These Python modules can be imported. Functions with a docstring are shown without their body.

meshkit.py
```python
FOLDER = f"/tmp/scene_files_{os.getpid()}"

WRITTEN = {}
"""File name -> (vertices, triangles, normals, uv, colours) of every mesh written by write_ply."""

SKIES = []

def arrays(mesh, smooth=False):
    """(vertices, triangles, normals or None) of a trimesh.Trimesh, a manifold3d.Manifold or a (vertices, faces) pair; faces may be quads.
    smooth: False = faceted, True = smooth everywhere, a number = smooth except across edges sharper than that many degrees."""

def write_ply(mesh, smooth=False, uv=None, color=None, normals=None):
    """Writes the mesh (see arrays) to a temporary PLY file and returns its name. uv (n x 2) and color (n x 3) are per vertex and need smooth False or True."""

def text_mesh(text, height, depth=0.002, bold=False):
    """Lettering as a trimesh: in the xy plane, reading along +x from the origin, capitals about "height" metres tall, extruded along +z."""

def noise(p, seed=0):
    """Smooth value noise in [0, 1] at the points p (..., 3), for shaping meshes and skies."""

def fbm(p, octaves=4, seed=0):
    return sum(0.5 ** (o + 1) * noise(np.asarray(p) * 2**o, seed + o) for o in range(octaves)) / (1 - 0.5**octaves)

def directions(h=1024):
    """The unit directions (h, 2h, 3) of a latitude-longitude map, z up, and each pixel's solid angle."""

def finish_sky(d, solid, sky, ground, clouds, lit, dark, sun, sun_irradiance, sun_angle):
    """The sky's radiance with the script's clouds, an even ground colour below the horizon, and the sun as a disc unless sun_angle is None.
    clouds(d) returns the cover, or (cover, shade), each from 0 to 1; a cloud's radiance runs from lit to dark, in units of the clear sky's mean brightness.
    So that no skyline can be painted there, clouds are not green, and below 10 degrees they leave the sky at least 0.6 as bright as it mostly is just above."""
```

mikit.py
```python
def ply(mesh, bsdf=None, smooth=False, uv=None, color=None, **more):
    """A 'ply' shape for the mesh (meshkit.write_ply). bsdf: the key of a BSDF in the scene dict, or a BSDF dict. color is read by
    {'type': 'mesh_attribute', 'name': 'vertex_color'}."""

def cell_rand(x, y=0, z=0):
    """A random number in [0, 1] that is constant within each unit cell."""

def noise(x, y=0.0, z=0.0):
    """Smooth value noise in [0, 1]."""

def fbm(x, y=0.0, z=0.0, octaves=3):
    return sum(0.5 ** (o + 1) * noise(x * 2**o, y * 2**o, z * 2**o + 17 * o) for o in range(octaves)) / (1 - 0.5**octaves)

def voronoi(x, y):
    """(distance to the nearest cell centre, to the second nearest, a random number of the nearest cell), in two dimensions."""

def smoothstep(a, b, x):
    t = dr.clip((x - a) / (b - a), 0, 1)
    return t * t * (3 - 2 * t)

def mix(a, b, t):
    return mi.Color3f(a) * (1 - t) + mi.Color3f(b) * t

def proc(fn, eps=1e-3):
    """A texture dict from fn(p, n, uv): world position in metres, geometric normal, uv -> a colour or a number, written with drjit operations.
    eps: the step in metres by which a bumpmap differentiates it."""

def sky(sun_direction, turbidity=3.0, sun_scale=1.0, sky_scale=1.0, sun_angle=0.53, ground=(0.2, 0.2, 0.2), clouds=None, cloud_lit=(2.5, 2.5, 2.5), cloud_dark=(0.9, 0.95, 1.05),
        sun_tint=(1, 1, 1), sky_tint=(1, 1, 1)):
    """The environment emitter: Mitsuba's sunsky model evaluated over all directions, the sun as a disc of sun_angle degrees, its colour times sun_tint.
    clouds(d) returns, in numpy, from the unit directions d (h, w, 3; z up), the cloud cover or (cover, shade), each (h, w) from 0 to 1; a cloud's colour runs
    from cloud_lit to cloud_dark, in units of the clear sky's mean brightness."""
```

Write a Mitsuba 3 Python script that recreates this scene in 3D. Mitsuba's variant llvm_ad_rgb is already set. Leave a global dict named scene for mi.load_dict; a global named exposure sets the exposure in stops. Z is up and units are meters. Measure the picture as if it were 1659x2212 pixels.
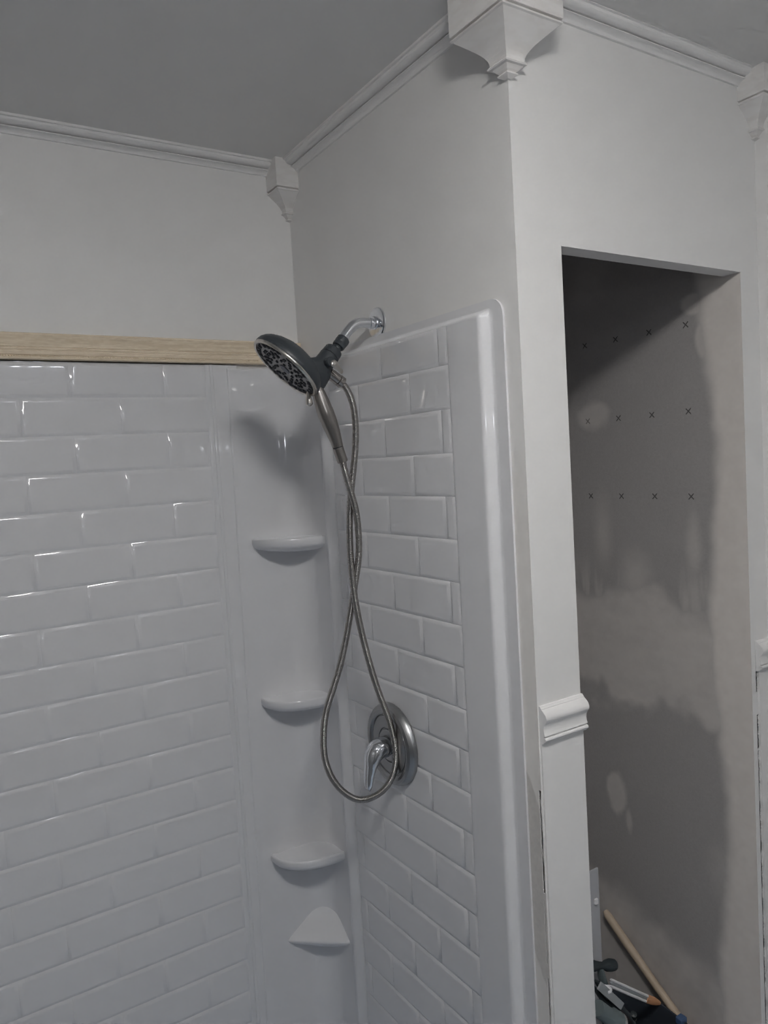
import math, numpy as np, trimesh, shapely.geometry as sg, manifold3d as m3, drjit as dr, mitsuba as mi, mikit
from mikit import noise, fbm, smoothstep, mix, cell_rand
T = mi.ScalarTransform4f
scene, labels = {}, {}
rng = np.random.default_rng(7)
# Plan units: one tile course (U metres) = 1. x to the right along the back wall, y away from the viewer, z up from the top of the tiling.
U, ZF = 0.0835, 23.1
XD, YD, L, LB = .25, .10, -9.79, -9.29         # shower drywall planes, front wall face and back
X1, X2, ZT, XW = 1.56, 8.07, 1.237, 8.87       # opening left, right, top; right wall
def m_(p): return (np.asarray(p, float) + [0, 0, ZF]) * U

# ---------------------------------------------------------------- camera, lights, exposure
exposure = 2.42
CAM = dict(f=1655.766, eye=(-10.8904, -21.523, -3.1216), yaw=.573449, pitch=-.06467, roll=.0589465)
def _axes(yaw, pitch, roll):
    f = np.array([math.sin(yaw)*math.cos(pitch), math.cos(yaw)*math.cos(pitch), math.sin(pitch)])
    r = np.array([math.cos(yaw), -math.sin(yaw), 0.0]); d = -np.cross(r, f)
    return f, -math.sin(roll)*r + math.cos(roll)*d
_f, _d = _axes(CAM['yaw'], CAM['pitch'], CAM['roll'])
_eye = m_(CAM['eye'])
scene['camera'] = {'type': 'perspective', 'fov': math.degrees(2*math.atan(1659/2/CAM['f'])), 'fov_axis': 'x', 'near_clip': .01, 'far_clip': 50.,
                   'to_world': T().look_at(origin=_eye.tolist(), target=(_eye+_f).tolist(), up=(-_d).tolist())}
LAMP = (-7.2, -20.4, 6.05)          # the domed ceiling lamp, above and right of the viewer
LAMP_R, LAMP_POWER = 1.8, (16.0, 15.65, 15.2)
BULBS = [(-9.4, -30.0, -1.4), (-7.9, -30.0, -1.4), (-6.4, -30.0, -1.4)]   # vanity bar on the wall behind
ADDED_HIGH = [(-3.6, -30.0, 5.0), (-2.1, -30.0, 5.0), (-.6, -30.0, 5.0)]      # added unseen bulbs, put in for the highlights on the tile top edges
BULB_R, BULB_POWER = .22, (14., 14.5, 15.5)

# ---------------------------------------------------------------- helpers
def put(key, mesh, bsdf, smooth=False, label=None, cat=None, group=None, kind=None, **more):
    if hasattr(mesh, 'to_mesh'):
        q = mesh.to_mesh(); mesh = trimesh.Trimesh(q.vert_properties[:, :3], q.tri_verts, process=False)
    if isinstance(mesh, (list,)): mesh = trimesh.util.concatenate(mesh)
    mesh = trimesh.Trimesh(m_(mesh.vertices), mesh.faces, process=False)
    base, i = key, 0
    while key in scene:
        i += 1; key = f'{base}_{i:03d}'
    scene[key] = mikit.ply(mesh, bsdf, smooth=smooth, **more)
    tag(key, label, cat, group, kind)
    return key
def tag(key, label=None, cat=None, group=None, kind=None):
    d = {k: v for k, v in dict(label=label, category=cat, group=group, kind=kind).items() if v}
    if d: labels[key] = d
def box(x0, x1, y0, y1, z0, z1):
    b = trimesh.creation.box(extents=(x1-x0, y1-y0, z1-z0)); b.apply_translation(((x0+x1)/2, (y0+y1)/2, (z0+z1)/2)); return b
def remap(mesh, fn):
    """fn on the vertices; the faces turn over where fn mirrors."""
    v = np.asarray(mesh.vertices, float); w = np.asarray(fn(v[:, 0], v[:, 1], v[:, 2])).T
    q = trimesh.Trimesh(w, mesh.faces.copy(), process=False)
    if q.volume < 0: q.invert()
    return q
def prism(poly, h0, h1, fn):
    """polygon (a, b) extruded along h, then fn(a, b, h) -> x, y, z"""
    if not isinstance(poly, sg.Polygon): poly = sg.Polygon(poly)
    e = trimesh.creation.extrude_polygon(poly, h1-h0); e.apply_translation((0, 0, h0))
    return remap(e, fn)
def loft(rings, caps=True, closed=True):
    """rings: (n, k, 3)"""
    R = np.asarray(rings, float); n, k = R.shape[:2]
    i, j = np.meshgrid(np.arange(n-1), np.arange(k if closed else k-1), indexing='ij')
    a, b, c, d = i*k+j, i*k+(j+1) % k, (i+1)*k+(j+1) % k, (i+1)*k+j
    F = np.vstack([np.stack([a, b, c], -1).reshape(-1, 3), np.stack([a, c, d], -1).reshape(-1, 3)])
    V = R.reshape(-1, 3)
    if caps and closed:
        V = np.vstack([V, R[0].mean(0), R[-1].mean(0)]); q = np.arange(k)
        F = np.vstack([F, np.stack([(q+1) % k, q, q*0+n*k], 1), np.stack([q+(n-1)*k, (q+1) % k+(n-1)*k, q*0+n*k+1], 1)])
    t = trimesh.Trimesh(V, F, process=False)
    if caps and closed and t.volume < 0: t.invert()
    return t
def frame(d):
    d = np.asarray(d, float); d = d/np.linalg.norm(d)
    a = np.cross(d, (0, 0, 1) if abs(d[2]) < .9 else (0, 1, 0)); a /= np.linalg.norm(a)
    return a, np.cross(d, a), d
def lathe(prof, origin, axis, n=48, caps=True):
    """prof: (radius, height along axis)"""
    a, b, d = frame(axis); t = np.arange(n)*2*math.pi/n
    ring = np.cos(t)[:, None]*a + np.sin(t)[:, None]*b
    return loft([np.asarray(origin)+r*ring+h*d for r, h in prof], caps)
def tube(pts, rad, n=16, flat=None):
    """tube along pts (parallel transport); rad: number, list, or list of (r1, r2)"""
    P = np.asarray(pts, float); tg = np.gradient(P, axis=0); tg /= np.linalg.norm(tg, axis=1, keepdims=True)
    a = np.asarray(flat, float) if flat is not None else frame(tg[0])[0]; t = np.arange(n)*2*math.pi/n; out = []
    R = np.broadcast_to(np.asarray(rad, float).reshape(-1, 1) if np.ndim(rad) < 2 else np.asarray(rad, float), (len(P), 2))
    for p, d, (r1, r2) in zip(P, tg, R):
        a = a-d*(a@d); a /= np.linalg.norm(a); b = np.cross(d, a)
        out.append(p+r1*np.cos(t)[:, None]*a+r2*np.sin(t)[:, None]*b)
    return loft(out)
def spline(pts, n):
    from scipy.interpolate import CubicSpline
    P = np.asarray(pts, float); s = np.r_[0, np.cumsum(np.linalg.norm(np.diff(P, axis=0), axis=1))]
    return CubicSpline(s, P)(np.linspace(0, s[-1], n)), s[-1]
def hull(*balls):
    """manifold hull of spheres (x, y, z, r)"""
    pts = []
    for x, y, z, r in balls:
        pts.append(np.asarray(trimesh.creation.icosphere(subdivisions=2, radius=r).vertices)+[x, y, z])
    return m3.Manifold.hull_points(np.vstack(pts))
def rbox(x0, x1, y0, y1, z0, z1, r=.03):
    return m3.Manifold.hull_points(np.vstack([np.asarray(trimesh.creation.icosphere(subdivisions=1, radius=r).vertices)+[x, y, z]
        for x in (x0+r, x1-r) for y in (y0+r, y1-r) for z in (z0+r, z1-r)]))

# ---------------------------------------------------------------- materials
def mat(key, **k):
    bump = k.pop('bump', None)
    d = {'type': 'principled', **k}
    if isinstance(d.get('base_color'), (tuple, list)): d['base_color'] = {'type': 'rgb', 'value': list(d['base_color'])}
    if bump: d = {'type': 'bumpmap', 'arbitrary': {**mikit.proc(bump[0], bump[2] if len(bump) > 2 else 1e-3)}, 'scale': bump[1], 'bsdf': d}
    scene[key] = {'type': 'twosided', 'bsdf': d}
G = lambda p: (p.x/U, p.y/U, p.z/U-ZF)          # world -> plan units
def paint_col(p, n, uv):
    g = fbm(p.x*9, p.y*9, p.z*9)
    return mix((.635, .63, .623), (.665, .66, .653), g)
def roller(p, n, uv): return fbm(p.x*260, p.y*260, p.z*260, octaves=2)
mat('paint_white', base_color=mikit.proc(paint_col), roughness=.55, specular=.4, bump=(roller, .00022))
mat('trim_white', base_color=(.66, .655, .65), roughness=.38, specular=.45)
def brushed_white(p, n, uv):
    g = fbm(p.x*30, p.y*30, p.z*90)
    return mix((.62, .605, .59), (.66, .65, .64), smoothstep(.3, .7, g))
mat('trim_brushed', base_color=mikit.proc(brushed_white), roughness=.5, specular=.4)
def ceil_h(p, n, uv):
    x, y, z = G(p)
    w = smoothstep(-.5, 1.5, x)*smoothstep(8.5, 9.9, -y)
    s = fbm(x*10+2*noise(x*3, y*3), y*30+x*7, 3., octaves=2)
    return smoothstep(.55, .85, s)*w + .08*fbm(x*14, y*14, octaves=2)
mat('ceiling_paint', base_color=(.60, .597, .59), roughness=.45, specular=.4, bump=(ceil_h, .0021, 6e-4))
def wave(p, n, uv): return fbm(p.x*14, p.y*14, p.z*11, octaves=2)
mat('acrylic', base_color=(.595, .597, .612), roughness=.05, specular=.5, bump=(wave, .0005, 3e-3))
mat('acrylic_tile', base_color=(.595, .597, .612), roughness=.05, specular=.5, bump=(wave, .0005, 3e-3))
def blob(y, z, cy, cz, ry, rz, soft, k):
    e = dr.sqrt(dr.square((y-cy)/ry)+dr.square((z-cz)/rz)) + .5*(fbm(y*2.3+k, z*2.3, k)-.5)
    return 1-smoothstep(1-1.8*soft, 1+1.8*soft, e)
def drywall_col(p, n, uv):
    x, y, z = G(p)
    wob = fbm(y*1.3, z*1.3, 2.)-.5
    edge = -8.75+.20*dr.sin(z*.62+.6)+.22*wob
    mud = smoothstep(edge+.24, edge-.28, y)
    top, bot = -7.75+.9*wob+.25*dr.sin(y*1.7), -11.1+1.4*wob
    band = smoothstep(top+.45, top-.35, z)*smoothstep(bot-.3, bot+.5, z)*(.42+.25*fbm(y*.9, z*2.2, 5.))
    wipes = smoothstep(.45, .75, fbm(y*3.2, z*.5, 9.))*smoothstep(-6.2, -7.6, z)*smoothstep(-8.6, -7.6, z)*.35
    low = smoothstep(-16.9, -17.9, z-.25*(y+4)+.7*wob)*(.36+.3*fbm(y*2, z*2, 4.))
    m = dr.maximum(dr.maximum(mud, band), dr.maximum(wipes, low))
    for a in ((-8.43, .72, .42, .3, .12, .5, 1.), (-8.72, -.3, .3, .6, .12, .5, 2.), (-4.7, 2.1, .6, .6, .5, .25, 3.), (-4.75, -2.05, .6, .4, .2, .4, 4.), (-4.9, -5.7, .3, .9, .5, .3, 5.),
              (-8.15, -6., .22, .8, .4, .35, 6.), (-6.1, -7.1, .5, .7, .5, .35, 7.), (-5.05, -14.2, .38, .7, .12, .5, 8.), (-5.5, -15., .12, .35, .3, .4, 9.), (-9., -15.3, .6, .8, .4, .25, 10.)):
        m = dr.maximum(m, a[5]*blob(y, z, *a[:5], a[6]))
    grain = fbm(y*22, z*22, x*22, octaves=2)
    paper = mix((.30, .289, .285), (.355, .343, .339), grain)
    c = mix(paper, mix((.605, .567, .537), (.665, .63, .60), fbm(y*5, z*5, 1.)), m)
    # printed fastener crosses on the paper, every 1.22 x 2.39 plan units
    k, r = dr.round((-4.47-y)/1.22), dr.round((.19-z)/2.39)
    a, b = y-(-4.47-1.22*k), z-(.19-2.39*r)
    d = dr.minimum(abs(a-b), abs(a+b))
    mark = dr.select((abs(a) < .085) & (abs(b) < .085) & (r >= 0) & (r <= 2) & (k <= 3), 1-smoothstep(.012, .034, d), 0.)
    return mix(c, (.03, .03, .03), mark*.8*(1-.6*m))
mat('drywall', base_color=mikit.proc(drywall_col), roughness=.8, specular=.2)
def front_col(p, n, uv):
    """painted, but bare on the narrow return beside the shower: joint compound over grey board"""
    x, y, z = G(p)
    base = paint_col(p, n, uv)
    wob = fbm(y*3, z*1.1, 3.)-.5
    mud = mix((.60, .585, .565), (.65, .635, .615), fbm(y*6, z*3, 8.))
    paper = mix((.45, .435, .42), (.50, .485, .465), fbm(y*14, z*14, 2., octaves=2))
    tear = -10.35+2.0*(y+9.6)+1.2*wob
    t2 = -14.5+1.4*(y+9.6)+.9*wob
    bare = smoothstep(tear+.08, tear-.08, z)*(1-smoothstep(t2+.05, t2-.12, z)*.75*smoothstep(-16.2, -15.6, z))
    c = mix(mud, paper, bare)
    side = dr.select((x < .3) & (n.x < -.5), 1., 0.)*smoothstep(-2.6, -4.6, z+1.5*wob)
    jamb = dr.select((abs(x-X2) < .05) & (n.x < -.5) & (z < ZT), 1., 0.)
    return mix(mix(base, c, side), mix((.605, .567, .537), (.665, .63, .60), fbm(y*5, z*5, 1.)), jamb)
mat('front_paint', base_color=mikit.proc(front_col), roughness=.55, specular=.35, bump=(roller, .00022))
def pine(p, n, uv):
    x, y, z = G(p)
    g = fbm(x*.5, y*9, z*16+.6*noise(x*.6, z*3), octaves=3)
    f = fbm(x*7, z*24, 2., octaves=2)
    return mix((.60, .50, .37), (.71, .615, .48), smoothstep(.25, .75, .6*g+.4*f))
def carve(p, n, uv):
    x, y, z = G(p)
    band = smoothstep(.36, .42, z)*smoothstep(.67, .62, z)
    return band*smoothstep(.4, .62, fbm(x*5+2*noise(x*3, z*6), z*13+2*noise(x*4, z*4, 7.), 5.))
mat('raw_wood', base_color=mikit.proc(pine), roughness=.7, specular=.25, bump=(carve, .0016, 6e-4))
mat('chrome', base_color=(.80, .82, .85), metallic=1., roughness=.035)
mat('nickel', base_color=(.37, .348, .328), metallic=1., roughness=.27)
mat('hose_metal', base_color=(.35, .335, .32), metallic=1., roughness=.2)
mat('nickel_dark', base_color=(.33, .335, .34), metallic=1., roughness=.34)
mat('nickel_bright', base_color=(.62, .59, .55), metallic=1., roughness=.2)
mat('slate', base_color=(.028, .034, .039), roughness=.42, specular=.5)
mat('slate_seam', base_color=(.012, .013, .015), roughness=.6)
mat('nozzle', base_color=(.018, .020, .024), roughness=.5)
mat('face_grey', base_color=(.24, .235, .235), roughness=.35, metallic=.3)
mat('spray_disc', base_color=(.10, .105, .125), roughness=.3, specular=.5)
mat('wall_grey', base_color=(.20, .20, .20), roughness=.6)
mat('floor_vinyl', base_color=(.35, .41, .49), roughness=.4)
def handle_wood(p, n, uv):
    g = fbm(p.x*40, p.y*40, p.z*9)
    return mix((.42, .33, .24), (.56, .46, .36), g)
mat('handle_wood', base_color=mikit.proc(handle_wood), roughness=.55)
mat('bag_cloth', base_color=(.026, .034, .046), roughness=.8)
mat('tool_black', base_color=(.022, .03, .034), roughness=.5)
mat('tool_grey', base_color=(.30, .32, .33), roughness=.5)
mat('tool_teal', base_color=(.12, .15, .155), roughness=.45)
mat('plastic_white', base_color=(.74, .74, .75), roughness=.45)
mat('board_grey', base_color=(.40, .405, .425), roughness=.6)
mat('board_pale', base_color=(.34, .345, .36), roughness=.7)
mat('copper', base_color=(.62, .32, .17), roughness=.5)
mat('tool_red', base_color=(.45, .11, .08), roughness=.5)
mat('tool_blue', base_color=(.06, .11, .22), roughness=.5)
mat('paper_white', base_color=(.70, .70, .72), roughness=.7)

# ---------------------------------------------------------------- room shell (plan units)
XL, YR, ZC = -18.7, -31., 7.2                  # left wall, wall behind the viewer, top of the boxes
cz = lambda y: 6.04-.0148*(y+.3)              # the ceiling rises a little towards the viewer
S = dict(kind='structure')
put('wall_back', prism([(YD, -ZF), (YD+1., -ZF), (YD+1., ZC), (YD, ZC), (YD, .06), (YD+.7, .06), (YD+.7, -.2), (YD, -.2)], XL-.6, 9.4, lambda a, b, h: (h, a, b)), 'paint_white', label='white painted drywall above the shower panels', **S)
put('wall_end', box(XD, X1, LB, YD, -ZF, ZC), 'paint_white', label='white painted drywall of the shower end wall', **S)
_hole = sg.Polygon([(XD, -ZF), (XD, ZC), (XW+.6, ZC), (XW+.6, -ZF), (X2, -ZF), (X2, ZT), (X1, ZT), (X1, -ZF)])
# ragged slots left where the board edge was torn: at the corner below the rail, and right of the opening
def ribbon(za, zb, fn, w, step=.022, r=rng):
    """a ragged sliver: fn(s, t, z) with s across (0..1), t through the depth"""
    z = np.arange(za, zb, -step); n = len(z); e = w*(.75+.35*r.random(n)+.25*np.sin(z*9)*np.sin(z*2.3)); e0 = w*.2*r.random(n)
    return loft([[fn(a, 0, q), fn(b, 0, q), fn(b, 1, q), fn(a, 1, q)] for q, a, b in zip(z, e0, e)])
def solid(t): return m3.Manifold(m3.Mesh(np.asarray(t.vertices, np.float32), np.asarray(t.faces, np.uint32)))
front = solid(prism(_hole, L, LB, lambda a, b, h: (a, h, b)))
for cavity in (box(XD+.025, X1-.12, L+.025, LB-.03, -22.95, -9.9), box(X2+.06, XW+.4, L+.025, LB-.03, -22.95, -8.6)):   # hollow between the boards
    front -= solid(cavity)
for za, zb, w in ((-10.3, -12.6, .07), (-12.75, -14.2, .035), (-14.5, -17.5, .06), (-17.7, -22.9, .05)):
    front -= solid(ribbon(za, zb, lambda s, t, q: (XD-.06+t*.12, L+.085-s, q), w*.9))
for za, zb, w in ((-8.75, -9.9, .07), (-10.5, -11.45, .07), (-11.5, -22.9, .06)):
    front -= solid(ribbon(za, zb, lambda s, t, q: (X2+.18+s, L-.06+t*.12, q), w+.02))
put('wall_front', front, 'front_paint', label='white wall with the doorless closet opening', **S)
put('wall_right', box(XW, XW+.6, YR, L, -ZF, ZC), 'paint_white', label='white wall at the right edge', **S)
put('wall_left', box(XL-.6, XL, YR, YD, -ZF, ZC), 'wall_grey', **S)
put('wall_rear', box(XL-.6, XW+.6, YR-.6, YR, -ZF, ZC), 'wall_grey', **S)
put('wall_closet_right', box(X2, X2+.8, LB, YD, -ZF, ZC), 'drywall', label='bare grey drywall with joint compound inside the closet', **S)
put('wall_closet_back', box(X1, X2, -.35, YD, -ZF, ZC), 'drywall', **S)
put('ceiling', remap(box(XL-.6, XW+.6, YR-.6, YD+.6, 0, .5), lambda x, y, z: (x, y, z+cz(y))), 'ceiling_paint', label='white ceiling', **S)
put('floor', box(XL-.6, XW+.6, YR-.6, YD+.6, -ZF-.5, -ZF), 'floor_vinyl', **S)

# crown mouldings: (out of the wall, below the ceiling)
CROWN = [(0, .02), (.47, .02), (.47, -.055), (.415, -.06), (.40, -.085)] + [(.40-.17*(1-math.cos(t)), -.085-.09*math.sin(t)) for t in np.linspace(.25, 1.45, 6)] + \
        [(.235, -.18), (.165, -.182), (.165, -.215), (.235, -.217), (.235, -.235)] + [(.235-.165*math.sin(t), -.235-.10*(1-math.cos(t))) for t in np.linspace(.3, 1.5, 6)] + [(.06, -.345), (.0, -.345)]
put('trim_1', prism(CROWN, XL, -.3, lambda a, b, h: (h, YD-a, b+cz(YD))), 'trim_white', 22, label='white crown moulding over the back wall', **S)
put('trim_2', prism(CROWN, L-.5, -.4, lambda a, b, h: (XD-a, h, b+cz(h))), 'trim_white', 22, label='white crown moulding over the shower end wall', **S)
put('trim_3', prism(CROWN, .3, XW-.3, lambda a, b, h: (h, L-a, b+cz(L)+.05)), 'trim_white', 22, label='white crown moulding over the closet wall', **S)
put('trim_4', prism(CROWN, YR, L-.4, lambda a, b, h: (XW-a, h, b+cz(h))), 'trim_white', 22, label='white crown moulding of the right wall', **S)

# corner blocks: half-size of the square section against height
def corner_block(name, quad, cx, cy, h, zt, zb, zl, ze, mat_, label):
    """quad: the sides (sx, sy) on which the block shows; section is a square about the wall corner"""
    prof = [(h, zt), (h, zb+.01), (h-.01, zb), (h-.075, zb-.004), (h-.075, zb-.03), (h-.03, zb-.034), (h-.005, zb-.055), (h-.01, zb-.085), (h-.05, zb-.10)]
    body = [(t, h-.06-(h-.30)*(math.sin(t*1.57)**1.15)) for t in np.linspace(.06, 1, 9)]
    prof += [(r, zb-.10+(zl-zb+.10)*t) for t, r in body]
    q = prof[-1][0]
    tip = [(q-.01, zl-.004), (q+.035, zl-.015), (q+.05, zl-.04), (q+.035, zl-.065), (q-.02, zl-.075), (q-.05, zl-.10), (q-.085, zl-.14), (q-.125, zl-.17), (q-.125, zl-.19), (q-.09, zl-.195), (q-.09, zl-.22), (.05, ze)]
    def section(r, z):
        if quad == 'out': P = [(-r, -r), (r, -r), (r, 0), (0, 0), (0, r), (-r, r)]
        else: P = [(-r, -r), (0, -r), (0, 0), (-r, 0)]
        return [(cx+a, cy+b, z) for a, b in P]
    tag(name, label, 'corner block')
    put(name+'__block', loft([section(*p) for p in prof]), mat_)
    put(name+'__finial', loft([section(*p) for p in tip]), mat_)
corner_block('corner_block', 'in', XD, YD, .72, cz(0)+.02, 5.22, 4.66, 4.42, 'trim_brushed', 'small white tapered corner block in the inner corner above the shower head')
corner_block('corner_block_001', 'out', XD, L, .80, cz(L)+.02, 5.36, 4.66, 4.38, 'trim_brushed', 'largest white corner block, wrapping the outer corner at the top of the picture')
corner_block('corner_block_002', 'in', XW, L, .72, cz(L)+.02, 5.52, 4.90, 4.66, 'trim_brushed', 'white corner block at the right edge, cut by the picture border')

# chair rail: (out of the wall, below its top)
RAIL = [(0, 0), (.04, 0), (.05, -.02), (.085, -.05), (.085, -.062), (.11, -.08), (.16, -.12), (.205, -.17), (.225, -.225), (.225, -.27), (.205, -.315), (.165, -.36), (.135, -.42), (.125, -.50), (.14, -.58), (.155, -.615),
        (.155, -.63), (.115, -.632), (.115, -.66), (.15, -.665), (.175, -.685), (.18, -.71), (.17, -.735), (.145, -.755), (.12, -.76), (.12, -.785), (.09, -.80), (.05, -.82), (.0, -.82)]
RZ = -8.46
put('trim_5', prism(RAIL, XD+.03, X1+.02, lambda a, b, h: (h, L-a, b+RZ)), 'trim_white', 32, label='short piece of white chair rail left of the closet opening', **S)
put('trim_6', prism(RAIL, X2+.2, XW, lambda a, b, h: (h, L-a, b+RZ-.02)), 'trim_white', 32, label='cut end of white chair rail right of the closet opening', **S)
put('trim_7', prism(RAIL, YR, L-.05, lambda a, b, h: (XW-a, h, b+RZ-.02)), 'trim_white', 32, label='white chair rail on the right wall', **S)
put('trim_8', prism([(XD+.05, -ZF), (XD+.035, RZ-.7), (X1-.01, RZ-.7), (X1-.01, -ZF)], L-.05, L+.01, lambda a, b, h: (a, h, b)), 'trim_white', label='white wainscot board below the chair rail', **S)
put('trim_9', prism([(X2+.27, -ZF), (X2+.27, RZ-.7), (XW, RZ-.7), (XW, -ZF)], L-.05, L+.01, lambda a, b, h: (a, h, b)), 'trim_white', **S)

# ---------------------------------------------------------------- shower panels
def tile_mesh(a0, a1, b0, b1, fn, h=.036):
    """a raised, round-edged tile over [a0, a1] x [b0, b1]; fn(a, b, height)"""
    rings = []
    for i, z in ((.002, 0.), (.028, h*.38), (.058, h*.72), (.085, h*.95), (.115, h), (.17, h*1.01)):
        i = min(i, (a1-a0)*.42, (b1-b0)*.42)
        rings.append([(a0+i, b0+i, z), (a1-i, b0+i, z), (a1-i, b1-i, z), (a0+i, b1-i, z)])
    R = np.array(rings); V = R.reshape(-1, 3); F = []
    for r in range(len(R)-1):
        for j in range(4):
            a, b, c, d = r*4+j, r*4+(j+1) % 4, r*4+4+(j+1) % 4, r*4+4+j
            F += [(a, b, c), (a, c, d)]
    k = (len(R)-1)*4; F += [(k, k+1, k+2), (k, k+2, k+3)]
    W = np.array([fn(*v) for v in V]); t = trimesh.Trimesh(W, F, process=False)
    return t
ROWS = 22
tag('shower_back_panel', 'glossy white back shower panel moulded with long flat tiles, on the left', 'shower panel')
zo, xj, wb = .0607, -4.0975, 2.5052
XE, XB = -2.87, -18.4
pan = [(XB, .06), (XB, 0), (XE-.03, 0), (XE, -.012), (XE+.03, -.034), (XE+.07, -.036)] + [(-2.69+.06*math.cos(t), -.036-.035*math.sin(t)) for t in np.linspace(math.pi, 0, 7)] + [(-2.55, -.036), (-1.9, -.036), (-1.9, .06)]
put('shower_back_panel__panel', prism(pan, -ZF, -.005, lambda a, b, h: (a, b, h)), 'acrylic', 40)
for k in range(1, ROWS+1):
    off = 0 if k % 2 else .5
    xs = [XE]+[x for x in (xj-(n+off)*wb for n in range(9)) if XB+.3 < x < XE-.1]+[XB]
    for x1, x0 in zip(xs, xs[1:]):
        put('shower_back_panel__tile', tile_mesh(x0, x1, max(-k+zo, -ZF), min(-k+1+zo, -.02), lambda a, b, z: (a, -z, b)), 'acrylic_tile', 50)

tag('shower_end_panel', 'glossy white moulded shower corner and end panel with shelves, behind the hose', 'shower panel')
yg, sj, we = -7.7404, .4018, 2.4052
def panel_profile(z):
    """the open section at height z from the seam on the back wall round the corner to the front edge"""
    xs = -2.22+.0105*min(z, 0); R = .75
    P = [(xs, -.038, 'b'), (xs+.012, -.055, 'b'), (xs+.03, -.066, 'b'), (xs+.05, -.069, 'b'), (xs+.075, -.065, 'b'), (xs+.13, -.062, 'b'), (-1.5, -.070, 'b'), (-1., -.072, 'b')]
    for t in np.linspace(0, math.pi/2, 13):
        P.append((-.05-R+R*math.sin(t), -.07-R+R*math.cos(t), 'c'))
    P += [(-.05, -.95, 'e'), (-.05, -1.48, 'e')]
    P += [(-.05-.10*math.sin(t)**1.4, -1.52-.50*t/math.pi, 'e') for t in np.linspace(0, math.pi, 13)]
    P += [(-.03, -2.06, 'e'), (-.008, -2.10, 'e'), (0, -2.16, 'e'), (0, -5., 'e'), (0, yg+.05, 'e'), (-.03, yg, 'e'), (-.05, yg-.03, 'e'), (-.055, yg-.08, 'e'), (-.055, -8.3, 'e'), (-.055, -8.72, 'e')]
    P += [(.045-.10*math.cos(t), -8.78-.12*math.sin(t), 'e') for t in np.linspace(.15, 1.45, 7)]
    P += [(.10, -8.93, 'e'), (.15, -8.95, 'e'), (.175, -8.965, 'e'), (.19, -8.99, 'e'), (.20, -9.06, 'e')]
    return P
rings = []
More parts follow.
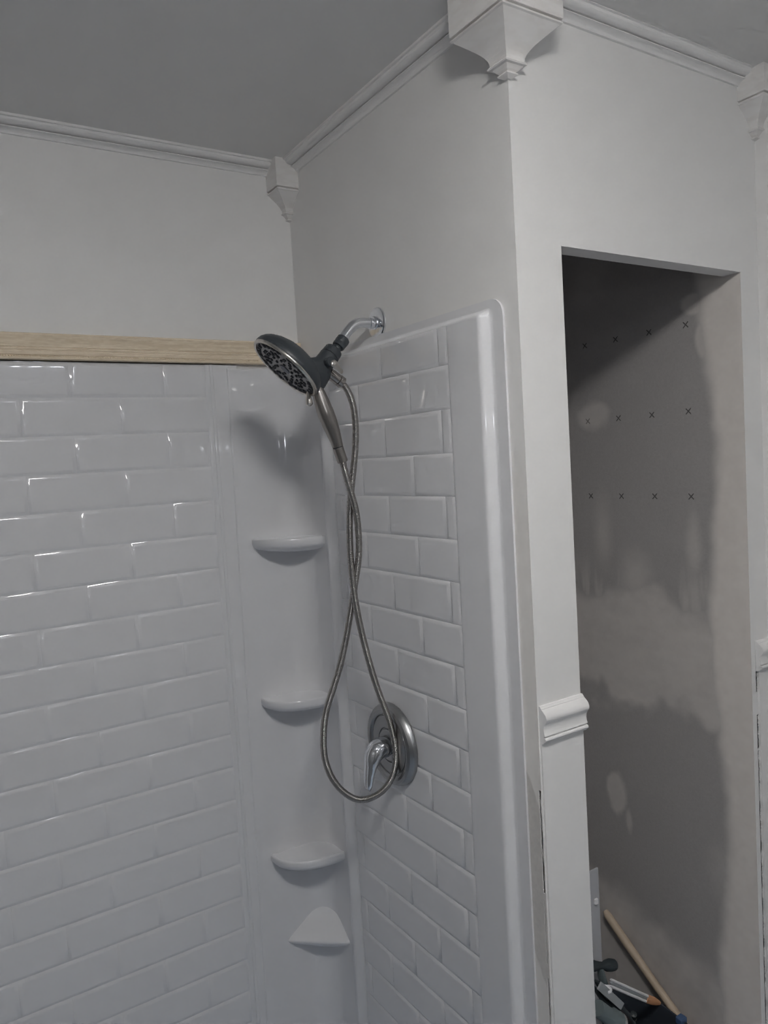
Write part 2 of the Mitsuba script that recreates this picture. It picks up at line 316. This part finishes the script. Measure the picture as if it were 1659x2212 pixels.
for z, t in ((-ZF, 0), (-20, 0), (-15, 0), (-10, 0), (-5, 0), (-.6, 0), (-.17, 0), (-.13, .02), (-.10, .12), (-.06, .45), (-.03, .75), (0., .92), (.03, 1), (.12, 1)):
    ring = []
    for x, y, w in panel_profile(z):
        if w == 'b': y = y*(1-t)+t*max(y, .05)
        elif w == 'e': x = x*(1-t)+t*.20
        else: x, y = x+t*.24, y+t*.12
        ring.append((min(x, .22), min(y, .08), z))
    rings.append(ring)
put('shower_end_panel__panel', loft(rings, caps=False, closed=False), 'acrylic', 40)
fl = sg.Polygon([(-9.36, -ZF), (-9.36, -.2)] + [(-9.36+.38*(1-math.cos(t)), -.18+.38*math.sin(t)) for t in np.linspace(.2, 1.57, 9)] + [(YD-.02, .2), (YD-.02, -ZF)])
put('shower_end_panel__flange', prism(fl, .198, XD+.01, lambda a, b, h: (h, a, b)), 'acrylic')
for k in range(1, ROWS+1):
    off = 0 if k % 2 else .5
    ys = [yg]+[y for y in (yg+sj+(n+off)*we for n in range(4)) if y < -2.3]+[-2.13]
    for y0, y1 in zip(ys, ys[1:]):
        put('shower_end_panel__tile', tile_mesh(y0, y1, -k, min(-k+1, -.14), lambda a, b, z: (-z, a, b)), 'acrylic_tile', 50)
# corner shelves, moulded in the panel
def shelf(z, a, b, th, lip=.05):
    t = np.linspace(0, math.pi/2, 25); n = 2/2.6
    cx, cy = .05, .02
    arc = np.stack([-(a+cx)*np.cos(t)**n, -(b+cy)*np.sin(t)**n], 1)
    def ring(s, zz): return [(cx+p[0]*s, cy+p[1]*s, zz) for p in arc]+[(cx, cy, zz)]
    prof = [(.55, z-th-.16), (.80, z-th-.09), (.91, z-th-.03), (.965, z-th+.03), (.99, z-th*.7), (1., z-th*.45), (1., z-.06), (.992, z-.02), (.975, z), (.955, z-.004), (.93, z-.025), (.88, z-.04), (.5, z-.04)]
    return loft([ring(*p) for p in prof])
for z, a, b in ((-5.18, 1.82, 1.42), (-10.05, 1.88, 1.30), (-14.95, 1.92, 1.38)):
    put('shower_end_panel__shelf', shelf(z, a, b, .31), 'acrylic', 40)
t3 = [(-1.55, -.05), (-1.45, -.17), (-.75, -.80), (-.12, -1.33), (-.02, -1.36), (.05, -1.2), (.05, .05), (-1.4, .05)]
_A, _B = np.array([-1.55, -.05]), np.array([-.02, -1.36]); _n = np.array([-(_B-_A)[1], (_B-_A)[0]])/np.linalg.norm(_B-_A)
def tri_ring(s, z, k):
    """k: how far the slope of the top (up towards the corner) is in"""
    return [(x*s, y*s, z+k*1.2*max(0., (np.array([x*s, y*s])-_A)@_n)/1.12) for x, y in t3]
put('shower_end_panel__foot_ledge', loft([tri_ring(*q) for q in ((.2, -18.6, 0), (.55, -18.3, 0), (.88, -18.04, 0), (.97, -17.97, 0), (1., -17.91, .3), (1., -17.87, 1), (.985, -17.845, 1), (.95, -17.835, 1), (.5, -17.835, 1), (.1, -17.835, 1))]), 'acrylic', 40)

# ---------------------------------------------------------------- raw wood moulding on the back wall
WOOD = [(0, .03), (.30, .03), (.31, .05), (.31, .085), (.285, .09), (.285, .13), (.305, .14), (.305, .225), (.285, .235), (.285, .26), (.30, .27), (.30, .305), (.275, .315), (.275, .335), (.295, .345), (.29, .37), (.255, .42),
        (.23, .50), (.225, .57), (.235, .63), (.25, .655), (.25, .685), (.235, .70), (0, .70)]
tag('wood_moulding', 'unpainted embossed pine moulding strip along the top of the back panel', 'moulding')
put('wood_moulding__strip', prism(WOOD, XL+.1, XD-.03, lambda a, b, h: (h, YD-a, b)), 'raw_wood', 30)
beads = [trimesh.creation.icosphere(subdivisions=1, radius=.02).apply_translation((x, YD-.285, .11)) for x in np.arange(-11, .1, .062)]
put('wood_moulding__bead_row', beads, 'raw_wood', True, kind='stuff')

# ---------------------------------------------------------------- shower arm, bracket, hand shower, hose, valve
Y0 = -4.5
P3 = lambda x, z, y=Y0: np.array([x+.10, y, z+.03])
tag('shower_pipe', 'chrome bent shower arm coming out of a round wall flange', 'shower arm')
put('shower_pipe__flange', lathe([(.0, .0), (.405, .0), (.40, .025), (.36, .05), (.26, .07), (.17, .08), (.17, .13), (.15, .145), (0, .145)], (XD, Y0+.02, .52), (-1, 0, 0), 64), 'chrome', 35)
ap, _ = spline([(.25, Y0, .50), (0., Y0, .50), (-.25, Y0, .50), (-.45, Y0, .445), (-.60, Y0, .335), (-.74, Y0, .19), (-.85, Y0, .07), (-.90, Y0, .0)], 48)
put('shower_pipe__bend', tube(ap, .128, 32), 'chrome', 40)
put('shower_pipe__ring', lathe([(0, 0), (.145, 0), (.15, .012), (.15, .03), (.145, .04), (0, .04)], (.03, Y0, .50), (-1, 0, 0), 40), 'chrome', 35)
AX = np.array([-.68, 0, -.733]); AX /= np.linalg.norm(AX)
tag('shower_bracket', 'dark slate shower bracket at the end of the chrome arm holding the head', 'shower bracket')
nut0 = P3(-.905, .035)
put('shower_bracket__nut', lathe([(0, -.01), (.155, -.01), (.17, .01), (.172, .13), (.16, .16), (.165, .17), (.165, .26), (.15, .28), (0, .28)], nut0, AX, 40), 'slate', 30)
put('shower_bracket__ball', trimesh.creation.icosphere(subdivisions=3, radius=.125).apply_translation(nut0+AX*.32), 'slate', True)
put('shower_bracket__collar', lathe([(0, 0), (.19, 0), (.225, .025), (.235, .06), (.245, .215), (.235, .225), (0, .225)], P3(-1.195, -.235), AX, 48), 'slate', 30)
put('shower_bracket__collar__seam', lathe([(0, 0), (.232, 0), (.232, .02), (0, .02)], P3(-1.195, -.235)+AX*.225, AX, 40), 'slate_seam')
c0 = P3(-1.195, -.235)+AX*.245
body = m3.Manifold.batch_boolean([hull((*(c0+AX*.10), .245), (*(c0+AX*.34), .255)), hull((*(c0+AX*.34), .255), (*P3(-1.63, -.86), .25), (*P3(-1.70, -1.10), .17), (*P3(-1.95, -.72), .25))], m3.OpType.Add)
cyl = lathe([(0, 0), (.247, 0), (.25, .02), (.252, .3), (0, .3)], c0, AX, 48)
body = body + m3.Manifold(m3.Mesh(np.asarray(cyl.vertices, np.float32), np.asarray(cyl.faces, np.uint32)))
put('shower_bracket__body', body, 'slate', 40)
d0, d1 = P3(-1.55, -.60), P3(-1.20, -.87)
put('shower_bracket__body__lever_hub', lathe([(0, 0), (.115, 0), (.12, .2), (.10, .23), (0, .23)], P3(-1.55, -.60, Y0-.18), (0, -1, 0), 32), 'slate', 30)
lp = [np.array([p[0], y, p[2]]) for p, y in zip([d0, d0*.75+d1*.25, d0*.45+d1*.55, d0*.15+d1*.85, d1], (Y0-.40, Y0-.42, Y0-.40, Y0-.36, Y0-.34))]
lq, _ = spline(lp, 16)
put('shower_bracket__diverter_lever', tube(lq, np.stack([np.interp(np.linspace(0, 1, 16), [0, .1, .3, .6, .9, 1], [.02, .10, .095, .06, .065, .03]), np.interp(np.linspace(0, 1, 16), [0, .1, .5, .9, 1], [.015, .04, .03, .03, .012])], 1), 16, flat=(.6, 0, .8)), 'nickel_bright', True)
o0, o1 = P3(-1.40, -.83), P3(-1.01, -1.085)
put('shower_bracket__outlet', lathe([(0, 0), (.135, 0), (.14, .02), (.145, .30), (.135, .31), (.15, .32), (.15, np.linalg.norm(o1-o0)-.02), (.125, np.linalg.norm(o1-o0)), (0, np.linalg.norm(o1-o0))], o0, o1-o0, 40), 'nickel', 30)

NF = np.array([-.682, .134, -.719]); NF /= np.linalg.norm(NF)        # the way the spray face looks
HC, HR = np.array([-2.50, Y0, -.70]), .98
tag('hand_shower', 'round dark slate shower head with nickel rim, black nozzles and brushed nickel handle', 'shower head')
put('hand_shower__shell', lathe([(0, .02), (.955, .02), (.965, .05), (.963, .10), (.945, .17), (.90, .25), (.82, .33), (.70, .41), (.55, .48), (.38, .53), (.2, .555), (0.02, .56)], HC, -NF, 96), 'slate', 50)
put('hand_shower__rim', lathe([(.88, .02), (.955, .03), (.962, .0), (.955, -.03), (.935, -.05), (.905, -.05), (.885, -.035), (.88, .0)], HC, -NF, 96, caps=False), 'nickel_bright', 40)
fa, fb, _ = frame(NF)
# fb/fa: express the face in (towards the handle, sideways)
ua = np.array([.76, 0, -.64]); ua -= NF*(ua@NF); ua /= np.linalg.norm(ua); ub = np.cross(NF, ua)
put('hand_shower__face_plate', lathe([(0, .06), (.89, .06), (.885, -.0), (.86, -.004), (.84, -.0), (.80, -.018), (.70, -.03), (.62, -.03), (.60, -.018), (.56, -.02), (.02, -.028)], HC, -NF, 96), 'face_grey', 30)
def on_face(r, ang, h=0.): return HC+ua*r*math.cos(ang)+ub*r*math.sin(ang)+NF*h
def nozzle(r, ang, rad, ln=.045): return lathe([(0, 0), (rad, 0), (rad*.92, ln*.6), (rad*.75, ln), (0, ln)], on_face(r, ang, .012), NF, 10)
# dark outer channel as arcs, then rings of nozzles
def arc_band(r0, r1, a0, a1, h0, h1, n=24):
    t = np.linspace(a0, a1, n)
    return loft([[on_face(r0, q, h0), on_face(r1, q, h0), on_face(r1, q, h1), on_face(r0, q, h1)] for q in t])
for q in range(6):
    put('hand_shower__face_plate__channel', arc_band(.735, .85, q*math.pi/3+.10, (q+1)*math.pi/3-.10, .0, .034), 'nozzle')
spots = [(.79, q*math.pi/3+s, .05) for q in range(6) for s in (.2, .4, .62, .83)]
spots += [(.62, q*2*math.pi/18+(.06 if q % 2 else -.06), .042) for q in range(18)] + [(.52, q*2*math.pi/18, .042) for q in range(18)]
spots += [(.40, q*2*math.pi/9+.2, .036) for q in range(9)] + [(.26, q*2*math.pi/6, .036) for q in range(6)]
for r, a, s in spots: put('hand_shower__face_plate__nozzle', nozzle(r, a, s*1.18), 'nozzle', 40)
put('hand_shower__face_plate__centre_disc', lathe([(0, 0), (.15, 0), (.145, .03), (.08, .045), (0, .048)], on_face(0, 0, .015), NF, 32), 'spray_disc', 30)
hp, _ = spline([P3(-1.80, -1.12), P3(-1.735, -1.32), P3(-1.57, -1.81), P3(-1.415, -2.23), P3(-1.28, -2.69)], 40)
hr = np.interp(np.linspace(0, 1, 40), [0, .13, .28, .45, .62, .8, 1], [.12, .165, .195, .215, .205, .175, .138])
put('hand_shower__handle', tube(hp, hr, 40), 'nickel', 40)
f0, f1 = P3(-1.275, -2.71), P3(-1.155, -3.09)
put('hand_shower__handle__seam', lathe([(0, 0), (.128, 0), (.128, .03), (0, .03)], P3(-1.282, -2.685), f1-f0, 32), 'slate_seam')
fl_ = np.linalg.norm(f1-f0)
put('hand_shower__handle__ferrule', lathe([(0, 0), (.138, 0), (.14, .02), (.137, fl_-.02), (.12, fl_), (0, fl_)], f0, f1-f0, 40), 'nickel', 30)
tg_, _ = spline([P3(-2.02, -1.30, Y0-.05), P3(-2.045, -1.42, Y0-.05), P3(-2.04, -1.55, Y0-.05), P3(-2.035, -1.665, Y0-.05)], 14)
put('hand_shower__toggle', tube(tg_, np.interp(np.linspace(0, 1, 14), [0, .3, .6, .85, .95, 1], [.055, .06, .085, .09, .06, .01]), 18), 'nickel_bright', True)

HOSE = [(-1.055, -4.5, -3.06), (-1.04, -4.51, -3.16), (-.96, -4.58, -3.67), (-.86, -4.66, -4.27), (-.83, -4.68, -4.86), (-.85, -4.66, -5.45), (-.95, -4.57, -6.16), (-1.10, -4.47, -6.98), (-1.32, -4.32, -8.05), (-1.56, -4.16, -8.89),
        (-1.76, -4.03, -9.54), (-1.85, -3.97, -10.21), (-1.85, -3.97, -10.76), (-1.71, -4.06, -11.33), (-1.44, -4.24, -11.75), (-1.15, -4.43, -11.93), (-.88, -4.61, -11.89), (-.59, -4.80, -11.68), (-.38, -4.94, -11.29),
        (-.30, -4.99, -10.81), (-.34, -4.97, -10.19), (-.45, -4.89, -9.63), (-.59, -4.80, -9.07), (-.76, -4.69, -8.21), (-.91, -4.59, -7.18), (-.98, -4.54, -6.45), (-1.01, -4.52, -5.68), (-1.0, -4.53, -4.85),
        (-.95, -4.56, -4.14), (-.87, -4.62, -3.44), (-.78, -4.68, -2.75), (-.74, -4.70, -2.17), (-.76, -4.66, -1.59), (-.86, -4.54, -1.17), (-.93, -4.5, -1.06)]
H = np.array(HOSE)
H += np.array([.55, .835, 0])*np.interp(np.arange(len(H)), [0, 2, 3, 6, 7, 9, 22, 24, 26, 28, 30, 34], [0, -.10, -.04, .03, .09, .0, .0, -.09, -.02, .03, .1, 0])[:, None]
hq, hl = spline(H, int(8*24.6/.037)+1)
ph = np.linspace(0, hl, len(hq))/.037*2*math.pi
put('shower_hose', tube(hq, .087-.009*np.exp(-(np.abs((ph/(2*math.pi)) % 1-.5)*5.5)**2), 14), 'hose_metal', 60, label='long ribbed metal shower hose hanging in a twisted loop', cat='hose')

VC = np.array([-.05, -4.56, -10.65])
tag('shower_valve', 'round brushed nickel shower valve plate with chrome lever, low on the end panel', 'shower valve')
put('shower_valve__plate', lathe([(0, .0), (1.10, .0), (1.105, .06), (1.08, .13), (1.02, .20), (.94, .235), (.87, .225), (.82, .19), (.80, .15), (.785, .15), (.775, .175), (.75, .185), (.50, .195), (.47, .19), (.455, .16), (.43, .16), (.42, .20), (.40, .215), (0, .22)], VC, (-1, 0, 0), 96), 'nickel_dark', 25)
put('shower_valve__hub', lathe([(0, 0), (.26, 0), (.265, .02), (.25, .2), (0, .2)], VC+[-.2, 0, 0], (-1, 0, 0), 40), 'nickel_dark', 30)
lv, _ = spline([(-.25, -4.60, -10.69), (-.42, -4.60, -10.66), (-.60, -4.61, -10.67), (-.76, -4.62, -10.80), (-.86, -4.62, -11.03), (-.93, -4.62, -11.32), (-.96, -4.62, -11.58), (-.955, -4.62, -11.68)], 40)
s = np.linspace(0, 1, 40)
put('shower_valve__lever', tube(lv, np.stack([np.interp(s, [0, .03, .12, .3, .45, .6, .8, .95, 1], [.12, .25, .275, .27, .20, .13, .10, .075, .02]), np.interp(s, [0, .03, .12, .3, .5, .7, .9, 1], [.12, .25, .28, .27, .23, .19, .15, .06])], 1), 32, flat=(0, 0, 1)), 'chrome', True)

# ---------------------------------------------------------------- tools on the closet floor
wh = np.array([(7.90, -4.50, -18.38), (7.88, -4.62, -18.47), (7.87, -5.4, -19.05), (7.87, -6.4, -19.80), (7.88, -7.3, -20.45), (7.88, -7.75, -20.80)])
put('wood_handle', tube(wh, [.085, .125, .13, .12, .12, .12], 24), 'handle_wood', 40, label='long round wooden tool handle leaning against the grey closet wall', cat='tool handle')
tag('white_board', 'narrow upright white board standing just inside the closet, left of the wooden handle', 'board')
put('white_board__panel', rbox(4.55, 5.48, -6.5, -6.44, -22.75, -15.2, .02), 'board_grey')
put('white_board__clip', rbox(5.24, 5.36, -6.56, -6.49, -16.22, -16.06, .015), 'plastic_white')
# the open bag: a slumped dark shell, rim about level
def bag_mesh():
    t = np.linspace(0, 2*math.pi, 48, endpoint=False); rings = []
    for f, s in ((0, .92), (.1, 1.), (.5, 1.03), (.85, 1.), (.97, .985), (1., .97), (1.0, .94), (.96, .92), (.5, .93), (.1, .9)):
        r = []
        for q in t:
            c, d = math.cos(q), math.sin(q)
            x = 6.0+1.68*s*np.sign(c)*abs(c)**.55; y = -7.1+1.85*s*np.sign(d)*abs(d)**.55
            z1 = -20.2+.07*math.sin(3*q+1)+.05*math.sin(7*q)
            r.append((x+.02*math.sin(5*q+9*f), y, -23.08+f*(z1+23.08)))
        rings.append(r)
    return loft(rings)
tag('tool_bag', 'dark navy open tool bag heaped with tools on the closet floor', 'tool bag')
put('tool_bag__body', bag_mesh(), 'bag_cloth', 50)
put('tool_bag__blue_tab', rbox(7.46, 7.74, -7.66, -7.42, -20.30, -20.08, .05), 'tool_blue')
tag('hammer', 'dark hammer head with rounded ends and grey neck sticking out of the tool bag', 'hammer')
hh = np.array([(4.30, -6.95, -17.52), (4.34, -6.95, -17.53), (4.62, -6.96, -17.56), (4.84, -6.97, -17.64), (4.98, -6.98, -17.70), (5.08, -7.0, -17.73), (5.24, -7., -17.78), (5.40, -7., -17.84), (5.43, -7., -17.85)])
put('hammer__head', tube(hh, [.05, .13, .15, .10, .10, .15, .17, .15, .04], 20), 'tool_black', 40)
put('hammer__neck', tube([(4.86, -6.97, -17.66), (4.95, -6.93, -18.0), (5.15, -6.88, -18.5), (5.4, -6.82, -19.2), (5.9, -6.78, -20.6)], [.09, .11, .12, .12, .12], 16), 'tool_teal', 40)
put('pliers', [tube([(4.35, -7.25, -17.72), (4.55, -7.25, -17.95), (4.95, -7.3, -18.5), (5.45, -7.35, -19.15), (5.85, -7.2, -19.8), (6.2, -7.1, -20.5)], [(.03, .03), (.12, .10), (.14, .10), (.13, .10), (.1, .08), (.08, .08)], 16),
               tube([(4.40, -7.15, -18.0), (4.75, -7.2, -18.55), (5.45, -7.35, -19.15)], [(.05, .05), (.11, .09), (.1, .08)], 16)], 'tool_black', 40, label='black plier handles crossing at the left of the tool bag', cat='pliers')
cr = trimesh.creation.icosphere(subdivisions=2, radius=.12); cr.vertices *= 1+.3*(rng.random((len(cr.vertices), 1))-.5); cr.apply_translation((4.62, -7.42, -18.0))
put('paper_scrap', cr, 'paper_white', label='small crumpled white scrap of tape lying on the pliers', cat='scrap')
# the striped stick with a copper point
e0, e1, e2 = np.array([5.07, -7.1, -18.16]), np.array([6.93, -6.85, -19.63]), np.array([7.63, -6.8, -20.13])
ed = (e1-e0)/np.linalg.norm(e1-e0); en = np.cross(ed, (0, 1, 0)); en /= np.linalg.norm(en)
tag('striped_stick', 'flat white stick with grey groove and copper orange point lying across the tool bag', 'stick')
put('striped_stick__rail', tube([e0+en*.075, e0+ed*.05+en*.075, e1+en*.075], [.015, .042, .045], 12), 'plastic_white', 40)
put('striped_stick__rail', tube([e0+ed*.10-en*.075, e0+ed*.22-en*.085, e1-en*.075], [.015, .045, .045], 12), 'plastic_white', 40)
put('striped_stick__groove', tube([e0+ed*.02, e0+ed*.1, e1], [(.01, .02), (.05, .03), (.05, .03)], 12, flat=en), 'tool_grey', 40)
put('striped_stick__point', tube([e1-ed*.01, e1+ed*.05, e1*.6+e2*.4, e1*.25+e2*.75, e2*.95+e1*.05, e2], [(.11, .05), (.125, .06), (.125, .06), (.09, .05), (.05, .03), (.01, .01)], 16, flat=en), 'copper', 40)
put('putty_knife', prism([(-.05, .11), (1.25, .10), (1.25, -.10), (-.05, -.11)], -7.52, -7.46, lambda a, b, h: (4.28+.66*a+.75*b, h, -17.72-.75*a+.66*b)), 'tool_grey', label='flat grey bar lying across the lower left of the tool bag', cat='putty knife')
tag('flashlight', 'dull teal flashlight with a chrome ring at the bottom of the closet', 'flashlight')
g0, gd = np.array([3.85, -7.75, -17.98]), np.array([.72, -.05, -.75])
put('flashlight__barrel', lathe([(0, 0), (.20, 0), (.22, .04), (.22, .55), (.28, .66), (.29, .95), (0, .95)], g0, gd, 32), 'tool_teal', 30)
put('flashlight__ring', lathe([(.20, .95), (.30, .95), (.30, 1.05), (.25, 1.06), (.2, 1.0)], g0, gd, 32, caps=False), 'chrome', 30)
put('flashlight__lens', lathe([(0, .94), (.24, .94), (.24, .98), (0, .98)], g0, gd, 24), 'tool_black', 30)
put('red_handle', tube([(5.25, -7.5, -19.36), (5.28, -7.5, -19.41), (5.5, -7.58, -19.7), (5.8, -7.62, -20.1), (6.0, -7.62, -20.6)], [.03, .13, .14, .12, .1], 16), 'tool_red', 40, label='red tool grip poking out of the tool bag at the picture bottom', cat='tool handle')

for k, (p0, p1, r) in enumerate((((5.9, -7.15, -19.75), (6.35, -6.7, -20.7), .11), ((6.45, -6.75, -19.95), (6.75, -6.4, -20.8), .10))):
    p0, p1 = np.array(p0), np.array(p1); d = p1-p0
    key = 'screwdriver' + (f'_{k:03d}' if k else '')
    tag(key, ('black screwdriver handle in the dark bag, just right of the flashlight', 'black screwdriver handle standing alone in the middle of the dark bag')[k], 'screwdriver')
    put(key+'__grip', tube([p0-d*.02, p0, p0+d*.15, p0+d*.6, p1], [r*.4, r*.95, r, r*.8, r*.7], 14), 'tool_black', 40)
    put(key+'__collar', lathe([(0, 0), (r*1.02, 0), (r*1.02, .05), (0, .05)], p0+d*.22, d, 16), 'nickel', 30)

# ---------------------------------------------------------------- lamps (behind and above the viewer)
tag('ceiling_light', 'flush round ceiling lamp above the viewer', 'ceiling light')
zc = cz(LAMP[1])
put('ceiling_light__base', lathe([(0, 0), (LAMP_R+.25, 0), (LAMP_R+.25, .22), (LAMP_R+.02, .26), (0, .2)], (LAMP[0], LAMP[1], zc+.01), (0, 0, -1), 64), 'trim_white', 30)
put('ceiling_light__diffuser', lathe([(0, .2)]+[(LAMP_R*math.cos(t), .22+.42*LAMP_R*math.sin(t)) for t in np.linspace(0, 1.5, 12)]+[(0, .22+.424*LAMP_R)], (LAMP[0], LAMP[1], zc), (0, 0, -1), 64), 'trim_white', 40,
    emitter={'type': 'area', 'radiance': {'type': 'rgb', 'value': list(LAMP_POWER)}})
for name, spots_, label in (('wall_light', BULBS, 'bar of three small bulbs at eye level on the wall behind the viewer'), ('wall_light_001', ADDED_HIGH, 'added bar of three unseen small bulbs near the ceiling behind the viewer, for tile edge highlights')):
    tag(name, label, 'wall light')
    bx = [b[0] for b in spots_]
    put(name+'__bar', rbox(min(bx)-.8, max(bx)+.8, YR-.02, YR+.25, spots_[0][2]-.4, spots_[0][2]+.4, .05), 'chrome')
    for b in spots_:
        put(name+'__socket', lathe([(0, 0), (.3, 0), (.25, .5), (0, .5)], (b[0], YR+.2, b[2]), (0, 1, 0), 24), 'chrome', 30)
        put(name+'__bulb', trimesh.creation.icosphere(subdivisions=3, radius=BULB_R).apply_translation(b), 'trim_white', True, emitter={'type': 'area', 'radiance': {'type': 'rgb', 'value': list(BULB_POWER)}})
